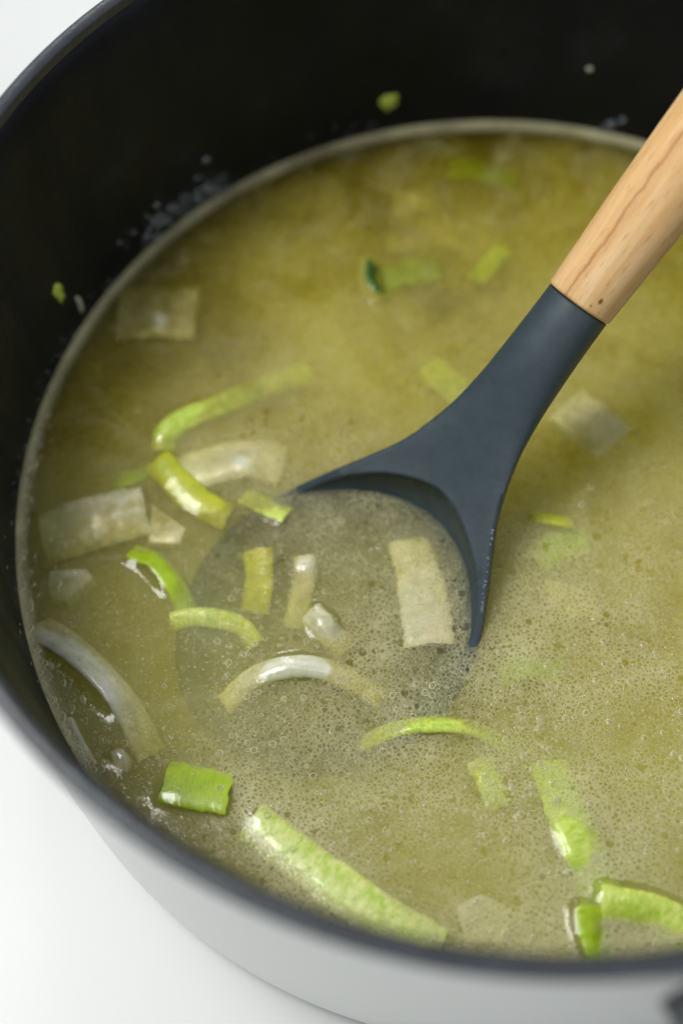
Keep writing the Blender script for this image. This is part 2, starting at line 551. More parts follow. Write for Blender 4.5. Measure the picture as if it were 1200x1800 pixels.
# ------------------------------------------------------------------ pot
pot = empty('cooking_pot')
tag(pot, 'round white enamel pot with dark inside and grey rim, full of soup', 'pot')
RO = 0.140
RW = 0.1312                       # inner wall radius at the soup level
def arc(cx, cz, r, a0, a1, n):
    return [(cx + r * math.cos(R(a0 + (a1 - a0) * i / n)), cz + r * math.sin(R(a0 + (a1 - a0) * i / n))) for i in range(n + 1)]
outer = [(0.0, 0.0004), (0.100, 0.0004)] + arc(0.1245, 0.012, 0.0116, -90, -4, 10) + \
        [(0.1362 + 0.0016 * t / 10, 0.012 + (HR - 0.016) * t / 10) for t in range(1, 11)]
lathe('outer_shell', outer, MAT['enamel'], pot)
inner_wall = [(0.1361, HR - 0.0028), (0.1352, HR - 0.004), (0.1342, HR - 0.006)]
for t in range(1, 15):
    z = (HR - 0.006) + (0.012 - (HR - 0.006)) * t / 14
    inner_wall.append((0.1342 - 0.0035 * (HR - 0.006 - z) / 0.08, z))
zb = inner_wall[-1]
inner_wall += arc(zb[0] - 0.009, zb[1], 0.009, 0, -90, 8)[1:] + [(0.06, 0.003), (0.0, 0.003)]
inner = lathe('inner_coating', inner_wall, MAT['coating'], pot)
# rounded satin rim bead
rp = [(0.1357, HR - 0.0034)] + [(0.1359, HR - 0.0018)] + arc(0.1373, HR - 0.0016, 0.0014, 165, 95, 5) + \
     arc(0.1380, HR - 0.0020, 0.0019, 88, -20, 7) + [(0.1392, HR - 0.0040), (0.1376, HR - 0.0044)]
lathe('rim', rp, MAT['rim'], pot)

lathe('rim_edge', [(0.1389, HR - 0.0041), (0.1393, HR - 0.0046), (0.1391, HR - 0.0066), (0.1381, HR - 0.0072)], MAT['metal'], pot)

def pot_handle(az, parent):
    """loop handle: two arms and a grip bar, swept as one rounded rectangular tube"""
    rad = 0.1372
    pts = []
    hw = 0.041
    for s in range(5):
        pts.append(Vector((rad - 0.004 + 0.036 * s / 4 * 0.55, -hw, 0)))
    for s in range(1, 9):
        a = math.pi / 2 * s / 8
        pts.append(Vector((pts[4].x + 0.016 * math.sin(a), -hw + 0.016 * (1 - math.cos(a)), 0)))
    half = pts[:]
    pts = half + [Vector((half[-1].x, y, 0)) for y in (-0.012, 0, 0.012)] + [Vector((p.x, -p.y, 0)) for p in reversed(half)]
    v, f = [], []
    ring = []
    for k in range(16):
        a = 2 * math.pi * k / 16
        ca, sa = math.cos(a), math.sin(a)
        ring.append((0.0075 * math.copysign(abs(ca) ** 0.6, ca), 0.0045 * math.copysign(abs(sa) ** 0.6, sa)))
    for i, p in enumerate(pts):
        t = (pts[min(i + 1, len(pts) - 1)] - pts[max(i - 1, 0)]).normalized()
        sd = Vector((t.y, -t.x, 0))
        for (a, b) in ring:
            v.append(p + sd * a + Vector((0, 0, b)))
    for i in range(len(pts) - 1):
        for k in range(16):
            k2 = (k + 1) % 16
            f.append((i * 16 + k, (i + 1) * 16 + k, (i + 1) * 16 + k2, i * 16 + k2))
    f.append(tuple(range(15, -1, -1)))
    f.append(tuple(range((len(pts) - 1) * 16, len(pts) * 16)))
    o = raw('handle', v, f, MAT['metal'], parent)
    o.location = (0, 0, HR - 0.0155)
    o.rotation_euler = (0, 0, az)
    return o
pot_handle(R(-66), pot)

# ------------------------------------------------------------------ ladle
AZ, EL = R(42.45), R(35)
LM = (at(545, 851) + at(848, 1110)) / 2 + Vector((0, 0, 0.003))
hd = Vector((math.cos(AZ), math.sin(AZ), 0))
LV = Vector((math.sin(AZ), -math.cos(AZ), 0))
ladle = empty('ladle', LM)
tag(ladle, 'slate grey ladle with wooden handle dipping into the broth', 'ladle')
def interp(tab_, x):
    if x <= tab_[0][0]:
        return tab_[0][1]
    for (x0, y0), (x1, y1) in zip(tab_, tab_[1:]):
        if x <= x1:
            t = (x - x0) / (x1 - x0)
            return y0 + (y1 - y0) * t
    return tab_[-1][1]
def smooth_tab(tab_, lo, hi, n, win):
    xs = [lo + (hi - lo) * i / n for i in range(n + 1)]
    ys = [sum(interp(tab_, x + d * win / 6) for d in range(-6, 7)) / 13 for x in xs]
    return list(zip(xs, ys))
JU = 79.0
HW = [(-68, 0), (-67, 9), (-65, 15), (-60, 22.8), (-54, 28.6), (-46, 33.6), (-38, 36.8), (-30, 38.4), (-22, 38.6), (-14, 37.0), (-7, 34.4), (-1, 31.4),
      (6, 27.3), (13, 23.0), (22.5, 17.3), (29, 14.6), (36, 12.4), (42, 11.0), (52, 9.8), (63, 9.15), (72, 8.8), (JU, 8.7)]
HWs = smooth_tab(HW, -62, JU, 400, 3.0)
def half_w(u):
    return interp(HW, u) if u < -60 else interp(HWs, u)
# centre line: bowl lies flatter than the neck
def elev(u):
    t = min(max((u + 18) / 22.0, 0), 1)
    t = t * t * (3 - 2 * t)
    return R(6) + (EL - R(6)) * t
cl = {0: (0.0, 0.0)}
LINE = []
STEP = 0.25
x = z = 0.0
u = 0.0
up_part = [(0.0, 0.0, 0.0)]
while u < JU + 0.5:
    e = elev(u); x += STEP * math.cos(e); z += STEP * math.sin(e); u += STEP
    up_part.append((u, x, z))
x = z = u = 0.0
dn = []
while u > -69:
    e = elev(u - STEP / 2); x -= STEP * math.cos(e); z -= STEP * math.sin(e); u -= STEP
    dn.append((u, x, z))
LINE = list(reversed(dn)) + up_part
def axis(u):
    i = (u - LINE[0][0]) / STEP
    k = min(max(int(i), 0), len(LINE) - 2)
    t = i - k
    a, b = LINE[k], LINE[k + 1]
    x, z = a[1] + (b[1] - a[1]) * t, a[2] + (b[2] - a[2]) * t
    e = elev(u)
    p = (hd * x + Vector((0, 0, 1)) * z) * MM
    nrm = hd * (-math.sin(e)) + Vector((0, 0, 1)) * math.cos(e)
    return p, nrm
def sst(a, b, x):
    t = min(max((x - a) / (b - a), 0), 1)
    return t * t * (3 - 2 * t)
def bowl_depth(u, vv):
    a = ((u + 22.0) / 42.3)
    a = abs(a) ** 2
    b = (abs(vv) / 35.0) ** (1 / 0.62)
    q = a + b
    if q >= 1:
        return 0.0
    k_ = sst(-14, 12, u)                      # steep wall under the neck, shallow towards the far lip
    return (6.5 + 7.5 * k_) * (1 - q ** (1.2 + 0.6 * k_)) ** (0.9 - 0.4 * k_) * sst(0, 0.05, 1 - q)
NU, NV = 330, 140
top, bot = [], []
vs_, fs_ = [], []
us = [-67.9 + (JU + 67.9) * (1 - math.cos(math.pi * i / NU * 0.5)) ** 0.0 * (i / NU) for i in range(NU + 1)]
for i, u in enumerate(us):
    p, nr = axis(u)
    h = max(half_w(u), 0.6)
    k = sst(16, 66, u)
    for sgn in (1, -1):
        for j in range(NV + 1):
            s = math.sin(math.pi / 2 * (2 * j / NV - 1))
            vv = s * h
            dome = math.sqrt(max(0.0, 1 - s * s))
            dep = bowl_depth(u, vv)
            lipr = 0.7 * (max(abs(s) - 0.93, 0) / 0.07) ** 2 if u < 30 else 0.0
            if sgn == 1:
                # gently dished spoon face that rounds over towards the ferrule
                wv = -dep + k * (5.4 + 2.6 * sst(40, JU, u)) * dome - (1 - k) * 0.6 * (1 - s * s) * sst(-5, 20, u) - lipr * (1 - k)
            else:
                thick = 2.4 + 2.2 * sst(0, 30, u) * (1 - s * s)
                wv = -dep - (1 - k) * thick - k * 8.0 * dome
            vs_.append(p + nr * (wv * MM) + LV * (vv * MM))
st = NV + 1
for i in range(NU):
    for j in range(NV):
        a = (i * 2) * st + j
        b = ((i + 1) * 2) * st + j
        fs_.append((a, a + 1, b + 1, b))
        a2, b2 = a + st, b + st
        fs_.append((a2, b2, b2 + 1, a2 + 1))
    for j in (0, NV):
        a = (i * 2) * st + j
        b = ((i + 1) * 2) * st + j
        q = (a, b, b + st, a + st)
        fs_.append(q if j == 0 else tuple(reversed(q)))
e0 = list(range(0, st)) + list(range(2 * st - 1, st - 1, -1))
e1 = [NU * 2 * st + x for x in range(0, st)] + [NU * 2 * st + x for x in range(2 * st - 1, st - 1, -1)]
fs_.append(tuple(e0))
fs_.append(tuple(reversed(e1)))
head = raw('bowl', vs_, fs_, MAT['nylon'], ladle)
head['label'] = 'slate grey nylon bowl and flared neck'
md = head.modifiers.new('weld', 'WELD')
md.merge_threshold = 0.00003

# wooden handle, lathe along the neck's direction
pj, nj = axis(JU)
du = (hd * math.cos(EL) + Vector((0, 0, 1)) * math.sin(EL))
wv_, wf_, wuv = [], [], []
prof = [(-3.0, 6.0), (0.25, 6.0), (0.3, 8.55), (0.7, 8.95), (1.2, 9.05), (10, 9.4), (25, 9.95), (45, 10.5), (80, 11.0), (120, 11.0), (150, 10.4), (170, 9.4), (178, 8.2), (182, 6.2), (184, 3.2), (184.6, 0.3)]
dense = []
for (a, b) in zip(prof, prof[1:]):
    kk = max(1, int((b[0] - a[0]) / 5))
    for q in range(kk):
        dense.append((a[0] + (b[0] - a[0]) * q / kk, a[1] + (b[1] - a[1]) * q / kk))
dense.append(prof[-1])
NW = 48
for (a, r) in dense:
    for k in range(NW + 1):
        t = 2 * math.pi * k / NW - math.pi       # 0 faces up (the neck's normal); the seam is underneath
        wv_.append(pj + du * (a * MM) + (nj * math.cos(t) - LV * math.sin(t)) * (r * MM))
        wuv.append((a * MM, t * 0.0095))
for i in range(len(dense) - 1):
    for k in range(NW):
        a = i * (NW + 1) + k
        wf_.append((a, a + 1, a + NW + 2, a + NW + 1))
wf_.append(tuple(range(NW, -1, -1)))
wood = raw('handle', wv_, wf_, MAT['wood'], ladle, uvs=wuv)
wood['label'] = 'round pale beech wood handle with a dark crack'

# ------------------------------------------------------------------ vegetables
def catmull(pts, n):
    out = []
    P = [2 * pts[0] - pts[1]] + pts + [2 * pts[-1] - pts[-2]]
    segs = len(pts) - 1
    for i in range(n + 1):
        t = i / n * segs
        k = min(int(t), segs - 1)
        t -= k
        a, b, c, d = P[k:k + 4]
        out.append(0.5 * ((2 * b) + (c - a) * t + (2 * a - 5 * b + 4 * c - d) * t * t + (3 * b - a - 3 * c + d) * t ** 3))
    return out

def strip(name, pts, width, thick, mt, label, cat='leek', roll=0.0, arch=0.6, rib=0.06, ribs=30, group=None, taper=None, seed=0, wob=0.45):
    """curved piece of leaf sheath: pts = (photo x, photo y, mm above soup level of its middle); width and thick in mm"""
    P = catmull([at(*p) - Vector((0, 0, (arch + thick / 2) * 0.72 * MM)) for p in pts], 40)
    M_ = 12
    org = P[len(P) // 2].copy()
    vs_, fs_, uv_ = [], [], []
    L = len(P)
    for i, p in enumerate(P):
        t = (P[min(i + 1, L - 1)] - P[max(i - 1, 0)]).normalized()
        sd = t.cross(Vector((0, 0, 1))).normalized()
        nr = sd.cross(t).normalized()
        rl = R(roll[0] + (roll[1] - roll[0]) * i / (L - 1)) if isinstance(roll, tuple) else R(roll)
        s2 = sd * math.cos(rl) + nr * math.sin(rl)
        n2 = nr * math.cos(rl) - sd * math.sin(rl)
        wd = width * (1 + 0.10 * noise.noise(Vector((i * 0.13, seed * 3.1, 0.5))) + 0.06 * noise.noise(Vector((i * 0.5, seed * 1.1, 3.5))))
        if taper:
            wd *= taper[0] + (taper[1] - taper[0]) * i / (L - 1)
        endr = min(1.0, 0.72 + 0.28 * min(i, L - 1 - i) / 2.0)
        for sgn in (1, -1):
            for j in range(M_ + 1):
                a = math.sin(math.pi / 2 * (2 * j / M_ - 1))
                jag = 0.6 * noise.noise(Vector((j * 0.6, seed * 1.7, i // (L - 1) * 5.0))) if i in (0, L - 1) else 0
                h = arch * (1 - a * a) + sgn * thick / 2 * math.sqrt(max(0, 1 - a ** 6)) * endr
                if sgn == 1:
                    h += rib * math.sin(i / (L - 1) * ribs * 2 * math.pi + 2 * noise.noise(Vector((a, i * 0.1, seed))))
                h += wob * noise.noise(Vector((i * 0.09, a * 0.9, seed + 0.3))) + 0.27 * wob * noise.noise(Vector((i * 0.3, a * 2.6, seed + 8.3)))
                vs_.append(p + (s2 * (a * wd / 2) + n2 * h + t * jag) * MM - org)
                uv_.append((i / (L - 1) + seed * 1.37, a + seed * 0.71))
    st = M_ + 1
    for i in range(L - 1):
        for j in range(M_):
            a, b = (2 * i) * st + j, (2 * i + 2) * st + j
            fs_.append((a, a + 1, b + 1, b))
            fs_.append((a + st, b + st, b + st + 1, a + st + 1))
        for j in (0, M_):
            a, b = (2 * i) * st + j, (2 * i + 2) * st + j
            q = (a, b, b + st, a + st)
            fs_.append(q if j == 0 else tuple(reversed(q)))
    fs_.append(tuple(list(range(0, st)) + list(range(2 * st - 1, st - 1, -1))))
    o_ = (2 * (L - 1)) * st
    fs_.append(tuple(reversed([o_ + x for x in range(0, st)] + [o_ + x for x in range(2 * st - 1, st - 1, -1)])))
    o = raw(name, vs_, fs_, MAT[mt], uvs=uv_)
    nv_ = len(vs_)
    for ed in o.data.edges:
        a_, b_ = ed.vertices
        if (a_ < 2 * st and b_ < 2 * st) or (a_ >= nv_ - 2 * st and b_ >= nv_ - 2 * st):
            ed.use_edge_sharp = True
    o.modifiers.new('weld', 'WELD').merge_threshold = 0.00004
    o.location = org
    return tag(o, label, cat, group)

def chunk(name, poly, thick, mt, label, cat='onion', bev=0.7, dome=0.5, group=None, seed=0, soft=0):
    """diced layer piece: poly = photo corners with mm above soup level of the upper face"""
    P = [at(*p) - Vector((0, 0, dome * 0.8 * MM)) for p in poly]
    for _ in range(soft):                      # knock the corners off
        P = [q for i in range(len(P)) for q in (P[i].lerp(P[(i + 1) % len(P)], 0.2), P[i].lerp(P[(i + 1) % len(P)], 0.8))]
    org = sum(P, Vector()) / len(P)
    for i, q in enumerate(P):
        q += Vector((noise.noise(q * 120 + Vector((seed, 1, 0))), noise.noise(q * 120 + Vector((0, 5, seed))), 0)) * 0.0012
    bm = bmesh.new()
    tv = [bm.verts.new(p - org) for p in P]
    fc = bm.faces.new(tv)
    if fc.normal.z < 0 or (P[1] - P[0]).cross(P[2] - P[1]).z < 0:
        bmesh.ops.reverse_faces(bm, faces=[fc])
    bm.normal_update()
    ex = bmesh.ops.extrude_face_region(bm, geom=[fc])
    nv = [g for g in ex['geom'] if isinstance(g, bmesh.types.BMVert)]
    for q in nv:
        q.co += Vector((0, 0, -thick * MM)) + Vector((0.3, 0.2, 0)) * MM
    bmesh.ops.recalc_face_normals(bm, faces=bm.faces)
    bmesh.ops.bevel(bm, geom=list(bm.edges), offset=bev * MM, segments=3, profile=0.6, affect='EDGES', clamp_overlap=True)
    bmesh.ops.triangulate(bm, faces=bm.faces)
    bmesh.ops.subdivide_edges(bm, edges=[e for e in bm.edges if e.calc_length() > 0.002], cuts=2, use_grid_fill=True)
    ul = bm.loops.layers.uv.new('UVMap')
    ext = max((p - org).length for p in P)
    for q in bm.verts:
        rr = (q.co.x ** 2 + q.co.y ** 2) / (ext * ext)
        q.co.z += (dome * (1 - rr) + 0.35 * noise.noise(q.co * 190 + Vector((seed, 0, 0)))) * MM
    ax = (P[1] - P[0]).normalized()
    ay = Vector((-ax.y, ax.x, 0))
    for fc in bm.faces:
        for lp in fc.loops:
            lp[ul].uv = (lp.vert.co.dot(ax) / ext + seed * 1.3, lp.vert.co.dot(ay) / ext + seed * 0.7)
    me = bpy.data.meshes.new(name)
    bm.to_mesh(me)
    bm.free()
    o = link_mesh(name, me, MAT[mt])
    o.location = org
    return tag(o, label, cat, group)

# --- green and yellow leek
strip('leek_piece', [(289, 1372, 0.3), (346, 1384, 0.42), (403, 1395, 0.35)], 11.0, 1.2, 'green',
      'small bright green leek square floating by the near grey rim', roll=3, arch=0.25, ribs=22, rib=0.03, seed=1, wob=0.12)
strip('leek_piece', [(440, 1440, -0.1), (530, 1510, 0.05), (640, 1590, 0.0), (770, 1668, -0.8)], 11.0, 1.5, 'pale',
      'long pale yellow-green ribbed leek strip running under the near rim', roll=-6, arch=0.8, rib=0.04, ribs=24, seed=2, wob=0.25)
strip('leek_piece', [(965, 1340, -4.5), (1000, 1430, -0.5), (1035, 1510, -0.3), (1068, 1600, -5.0)], 11.0, 1.6, 'lime',
      'lime green ribbed leek strip just under the froth', roll=10, arch=1.3, rib=0.06, ribs=16, seed=3)
strip('leek_piece', [(1056, 1586, 0.5), (1110, 1592, 0.6), (1165, 1608, 0.3), (1225, 1650, -0.8)], 9.0, 1.5, 'lime',
      'curved ribbed leek ring piece with a wet white glint by the near rim', roll=-22, arch=1.2, rib=0.06, ribs=14, seed=4)
strip('leek_piece', [(1040, 1592, 0.3), (1043, 1635, 0.0), (1062, 1690, -1.2)], 8.6, 1.5, 'green',
      'short bright green leek piece tucked under the curved ribbed one', roll=25, arch=0.9, rib=0.03, ribs=10, seed=5)
strip('leek_piece', [(276, 806, 0.2), (312, 846, 0.5), (352, 882, 0.3), (402, 908, -0.4)], 8.4, 1.2, 'yellow',
      'bright yellow-green leek piece floating off the tip of the grey ladle edge', roll=-10, arch=0.8, rib=0.03, seed=6, wob=0.2)
strip('leek_piece', [(288, 790, -0.8), (289, 764, 0.0), (322, 736, 0.2), (400, 704, -0.5), (460, 680, -2.0), (545, 650, -5.5)], 6.6, 1.4, 'lime',
      'hooked lime green leek strip sinking away at its far end', roll=-8, arch=0.6, rib=0.05, seed=7)
strip('leek_piece', [(232, 968, -0.6), (272, 985, 0.1), (305, 1025, -0.4), (336, 1085, -4.5)], 6.2, 1.2, 'green',
      'narrow bright green leek curl diving into the broth', roll=28, arch=0.6, rib=0.04, seed=8)
strip('leek_piece', [(452, 965, -0.6), (456, 1010, -1.4), (447, 1075, -4.5)], 8.2, 1.3, 'yellow',
      'olive yellow leek rectangle sunk inside the ladle bowl', roll=-16, arch=0.6, rib=0.04, seed=9)
strip('leek_piece', [(430, 870, -1.8), (462, 886, -0.9), (506, 904, -0.3)], 7.0, 1.2, 'lime',
      'grey-green leek wedge lying across the submerged ladle edge', roll=20, arch=0.4, rib=0.04, seed=10)
strip('leek_piece', [(630, 1310, -5.5), (690, 1282, -1.3), (760, 1272, -0.1), (830, 1280, -1.1), (895, 1312, -5.5)], 5.0, 1.6, 'lime',
      'pale green leek half ring with a thin bright glint, mostly sunken', roll=26, arch=0.5, rib=0.04, seed=11)
strip('leek_piece', [(840, 1335, -3.2), (860, 1372, -2.4), (880, 1415, -4.0)], 7.0, 1.5, 'pale',
      'small pale leek piece clouded over by froth', roll=10, arch=0.8, rib=0.06, seed=12)
strip('leek_piece', [(880, 1190, -4.5), (925, 1172, -2.6), (985, 1182, -4.5)], 6.5, 1.4, 'green',
      'faint green leek piece hidden below the froth beside the ladle edge', roll=8, arch=0.8, seed=13)
strip('leek_piece', [(654, 460, 0.3), (652, 487, 1.2), (668, 512, 0.6)], 4.8, 1.2, 'dark',
      'small dark green leek fleck floating at the far side', roll=50, arch=0.3, seed=14)
strip('leek_piece', [(668, 490, -2.0), (715, 478, -2.2), (770, 470, -3.5)], 9.0, 1.2, 'green',
      'green leek piece trailing from the dark green fleck', roll=0, arch=0.4, seed=15)
strip('leek_piece', [(838, 492, -2.5), (862, 462, -1.5), (885, 435, -2.8)], 6.5, 1.3, 'lime',
      'light green leek piece sunk at the far side near the wooden handle', roll=10, arch=0.5, seed=16)
strip('leek_piece', [(928, 908, -0.4), (968, 912, 0.2), (1006, 918, -0.6)], 3.6, 1.0, 'yellow',
      'thin yellow leek shred right of the grey ladle neck', roll=10, arch=0.3, seed=17)
strip('leek_piece', [(750, 640, -5), (790, 672, -4.0), (820, 700, -5.5)], 9.0, 1.4, 'lime',
      'deep lime leek piece glimmering behind the ladle neck', roll=0, arch=0.5, seed=18)
strip('leek_piece', [(940, 985, -4.6), (985, 955, -3.8), (1030, 950, -5.2)], 9.0, 1.4, 'green',
      'deep green leek piece below the thin yellow shred', roll=0, arch=0.5, seed=19)
strip('leek_piece', [(205, 850, -3.0), (232, 838, -2.4), (262, 830, -3.4)], 5.0, 1.2, 'green',
      'green leek piece sunk behind the large translucent onion chunk', roll=15, arch=0.4, seed=20)
strip('leek_piece', [(790, 290, -3.5), (850, 300, -2.8), (905, 318, -4.2)], 8.0, 1.3, 'green',
      'dim green leek piece below the far edge of the broth', roll=0, arch=0.4, seed=21)
strip('leek_piece', [(300, 1090, -2.2), (350, 1082, -1.5), (420, 1096, -2.4), (450, 1130, -3.8)], 5.0, 1.4, 'pale',
      'pale leek arc sunk in front of the narrow green curl', roll=-30, arch=0.6, seed=22)

# --- onion
strip('onion_piece', [(76, 946, -3.2), (140, 922, -1.2), (200, 906, -0.5), (256, 894, -0.6)], 15.0, 1.6, 'white',
      'large translucent white onion chunk by the left wall', 'onion', roll=-6, arch=0.9, rib=0.0, seed=31)
chunk('onion_piece', [(268, 880, -0.6), (330, 930, -0.5), (318, 960, -1.2), (262, 955, -1.2)], 4.0, 'cream',
      'cream onion piece tucked below the bright yellow-green leek', seed=2)
chunk('onion_piece', [(82, 1002, -0.2), (150, 996, 0.2), (166, 1012, -0.2), (120, 1062, -3.5), (84, 1050, -3.0)], 4.0, 'white',
      'small white onion wedge floating close to the left wall', seed=3)
strip('onion_piece', [(66, 1100, -0.9), (120, 1132, -0.1), (175, 1182, 0.0), (222, 1240, -1.2), (266, 1325, -5.0)], 8.4, 1.8, 'white',
      'long white onion strip with a sharp wet edge near the left wall', 'onion', roll=(24, 30), arch=0.6, rib=0.0, seed=23)
strip('onion_piece', [(395, 1235, -5.0), (450, 1186, -0.9), (520, 1168, 0.8), (590, 1180, -0.8), (670, 1225, -5.0)], 6.4, 2.4, 'white',
      'arched white onion strip with a bright wet glint', 'onion', roll=14, arch=0.9, rib=0.0, seed=24)
strip('onion_piece', [(546, 1074, -0.2), (572, 1102, 0.5), (606, 1142, -3.2)], 7.0, 2.6, 'cream',
      'small glinting cream onion lump poking out inside the ladle', 'onion', roll=-20, arch=0.8, rib=0.0, seed=25)
strip('onion_piece', [(536, 978, -0.8), (536, 996, 0.0), (530, 1040, -2.6), (520, 1100, -6.0)], 6.6, 2.8, 'cream',
      'upright cream onion strip with a wet tip inside the ladle', 'onion', roll=0, arch=0.7, rib=0.0, seed=26)
strip('onion_piece', [(718, 948, -2.6), (736, 1010, -1.3), (748, 1070, -0.5), (756, 1132, -0.3)], 15.5, 2.0, 'white',
      'pale onion block sunk against the inner right side of the ladle', 'onion', roll=4, arch=0.9, rib=0.0, taper=(0.75, 0.9), seed=32)
chunk('onion_piece', [(95, 1262, 0.6), (128, 1258, 1.0), (150, 1300, 0.8), (168, 1345, 0.0), (140, 1345, 0.0), (112, 1305, 0.4)], 3.0, 'white',
      'translucent onion sliver edged with bubbles against the near left wall', seed=5)
chunk('onion_piece', [(192, 1322, 0.1), (212, 1312, 0.4), (230, 1330, 0.4), (222, 1356, 0.0), (198, 1352, 0.0)], 2.5, 'cream',
      'tiny clear onion scrap beside the bubble-edged sliver', bev=0.9, seed=6)
strip('onion_piece', [(995, 708, -2.2), (1040, 744, -1.2), (1080, 778, -1.6)], 14.5, 1.8, 'white',
      'translucent square onion piece right of the ladle neck', 'onion', roll=-4, arch=0.8, rib=0.0, seed=33)
strip('onion_piece', [(208, 548, -1.2), (275, 545, -0.4), (344, 548, -1.0)], 19.0, 2.0, 'white',
      'blurred pale onion square near the far left wall', 'onion', roll=4, arch=0.9, rib=0.0, seed=34)
chunk('onion_piece', [(306, 438, -0.2), (332, 434, 0.2), (334, 458, 0.0), (310, 462, -0.2)], 2.5, 'cream',
      'tiny pale onion scrap behind the blurred onion square', seed=9)
strip('onion_piece', [(306, 836, -3.4), (380, 812, -1.0), (440, 802, -0.5), (496, 815, -2.2)], 13.0, 1.8, 'white',
      'pale onion chunk sunk in the crook of the hooked leek strip', 'onion', roll=6, arch=1.1, rib=0.0, seed=35)
chunk('onion_piece', [(690, 330, -1.6), (770, 350, -3.0), (810, 430, -5.4), (680, 440, -3.6)], 5.0, 'cream',
      'cream onion chunk sunk at the far side behind the dark fleck', seed=11)
chunk('onion_piece', [(800, 1590, -0.6), (845, 1565, -0.6), (905, 1605, -2.5), (890, 1660, -3.2), (815, 1660, -1.2)], 5.0, 'cream',
      'cream onion lump under the froth by the near rim', bev=0.8, seed=12)
chunk('onion_piece', [(955, 1015, -1.8), (1045, 1040, -2.2), (1055, 1090, -5.4), (970, 1080, -5.0)], 4.0, 'cream',
      'narrow pale onion piece sunk right of the ladle edge', bev=0.8, seed=15)

# ------------------------------------------------------------------ soup
# the liquid climbs everything that pokes through it and wets its top with a thin film
WET = []
bpy.context.view_layer.update()
for o in list(bpy.data.objects):
    if o.type != 'MESH' or o.name.split('.')[0] not in ('leek_piece', 'onion_piece'):
        continue
    for q in o.data.vertices:
        p = q.co + o.location
        if ZS - 0.00035 < p.z < ZS + 0.0025:
            WET.append((p.x, p.y, p.z - ZS + 0.00010, 0.0013))
for q in head.data.vertices:
    p = q.co + LM
    if abs(p.z - ZS) < 0.0004:
        WET.append((p.x, p.y, 0.00032, 0.0008))
WKD = kdtree.KDTree(len(WET))
for i, q in enumerate(WET):
    WKD.insert((q[0], q[1], 0), i)
WKD.balance()
def soup_z(x, y):
    r = math.hypot(x, y)
    z = 0.00016 * noise.noise(Vector((x * 60, y * 60, 1.3))) + 0.0001 * noise.noise(Vector((x * 170, y * 170, 4.1)))
    lift = 0.0
    for co, k, d in WKD.find_range((x, y, 0), 0.0030):
        h = WET[k][2]
        if h > 0:
            lift = max(lift, h * math.exp(-(max(d - 0.0004, 0) / WET[k][3]) ** 2))
    z = max(z, lift)
    z += 0.0022 * math.exp(-(RW - r) / 0.0010)
    return z
v, f = [], []
n = 600
rings = [0.0012 * k for k in range(1, 105)] + [0.1258, 0.1267, 0.1275, 0.1282, 0.1288, 0.1293, 0.1297, 0.13, 0.13025, 0.1305, 0.1307, 0.1309, 0.1311, 0.1313, 0.1319]
v.append((0, 0, soup_z(0, 0)))
for r in rings:
    for i in range(n):
        a = 2 * math.pi * i / n
        x, y = r * math.cos(a), r * math.sin(a)
        v.append((x, y, soup_z(x, y) if r < 0.1315 else soup_z(0.1312 * math.cos(a), 0.1312 * math.sin(a))))
for i in range(n):
    f.append((0, 1 + i, 1 + (i + 1) % n))
for q in range(len(rings) - 1):
    for i in range(n):
        j = (i + 1) % n
        f.append((1 + q * n + i, 1 + (q + 1) * n + i, 1 + (q + 1) * n + j, 1 + q * n + j))
b0 = len(v)
for (r, z) in ((0.1310, -0.026), (0.126, -0.0372)):
    for i in range(n):
        a = 2 * math.pi * i / n
        v.append((r * math.cos(a), r * math.sin(a), z))
last = 1 + (len(rings) - 1) * n
for (s0, s1) in ((last, b0), (b0, b0 + n)):
    for i in range(n):
        j = (i + 1) % n
        f.append((s0 + i, s1 + i, s1 + j, s0 + j))
f.append(tuple(b0 + n + i for i in range(n - 1, -1, -1)))
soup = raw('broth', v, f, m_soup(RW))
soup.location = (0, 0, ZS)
tag(soup, 'cloudy yellow-green broth with fine froth filling the dark pot', 'soup', kind='stuff')

# --- scraps and drops on the pot wall
def scrap(px, py, w_, h_, mt, label, seed):
    p = wall_at(px, py, 0.1328)
    o = None
    ang = math.atan2(p.y, p.x)
    inn = Vector((-math.cos(ang), -math.sin(ang), 0))
    tan = Vector((-math.sin(ang), math.cos(ang), 0))
    zz = 0.1342 - 0.0035 * (HR - 0.006 - p.z) / 0.08
    p = Vector((zz * math.cos(ang), zz * math.sin(ang), p.z))
    vs_, fs_, uv_ = [(0, 0, 0)], [], [(0, 0)]
    vs_ = [inn * 0.0007]
    K = 18
    for ring in (0.55, 0.9, 1.0):
        for k in range(K):
            a = 2 * math.pi * k / K
            rr = ring * (1 + 0.75 * noise.noise(Vector((math.cos(a) * 2.1, math.sin(a) * 2.1, seed * 2.3))))
            vs_.append(tan * (math.cos(a) * w_ / 2 * rr * MM) + Vector((0, 0, math.sin(a) * h_ / 2 * rr * MM)) + inn * (0.0006 if ring < 0.95 else -0.0003))
            uv_.append((math.cos(a) * rr, math.sin(a) * rr))
    for k in range(K):
        k2 = (k + 1) % K
        fs_.append((0, 1 + k, 1 + k2))
        for q in range(2):
            fs_.append((1 + q * K + k, 1 + (q + 1) * K + k, 1 + (q + 1) * K + k2, 1 + q * K + k2))
    o = raw('leek_scrap', vs_, fs_, MAT[mt], uvs=uv_)
    o.location = p
    return tag(o, label, 'leek')
scrap(96, 510, 3.2, 8.0, 'lime', 'green leek scrap stuck to the dark wall above the left waterline', 1)
scrap(131, 533, 1.6, 6.8, 'white', 'small pale smear on the dark wall beside the green scrap', 2)
scrap(680, 172, 5.4, 6.0, 'lime', 'lone green leek scrap stuck high on the far dark wall', 3)
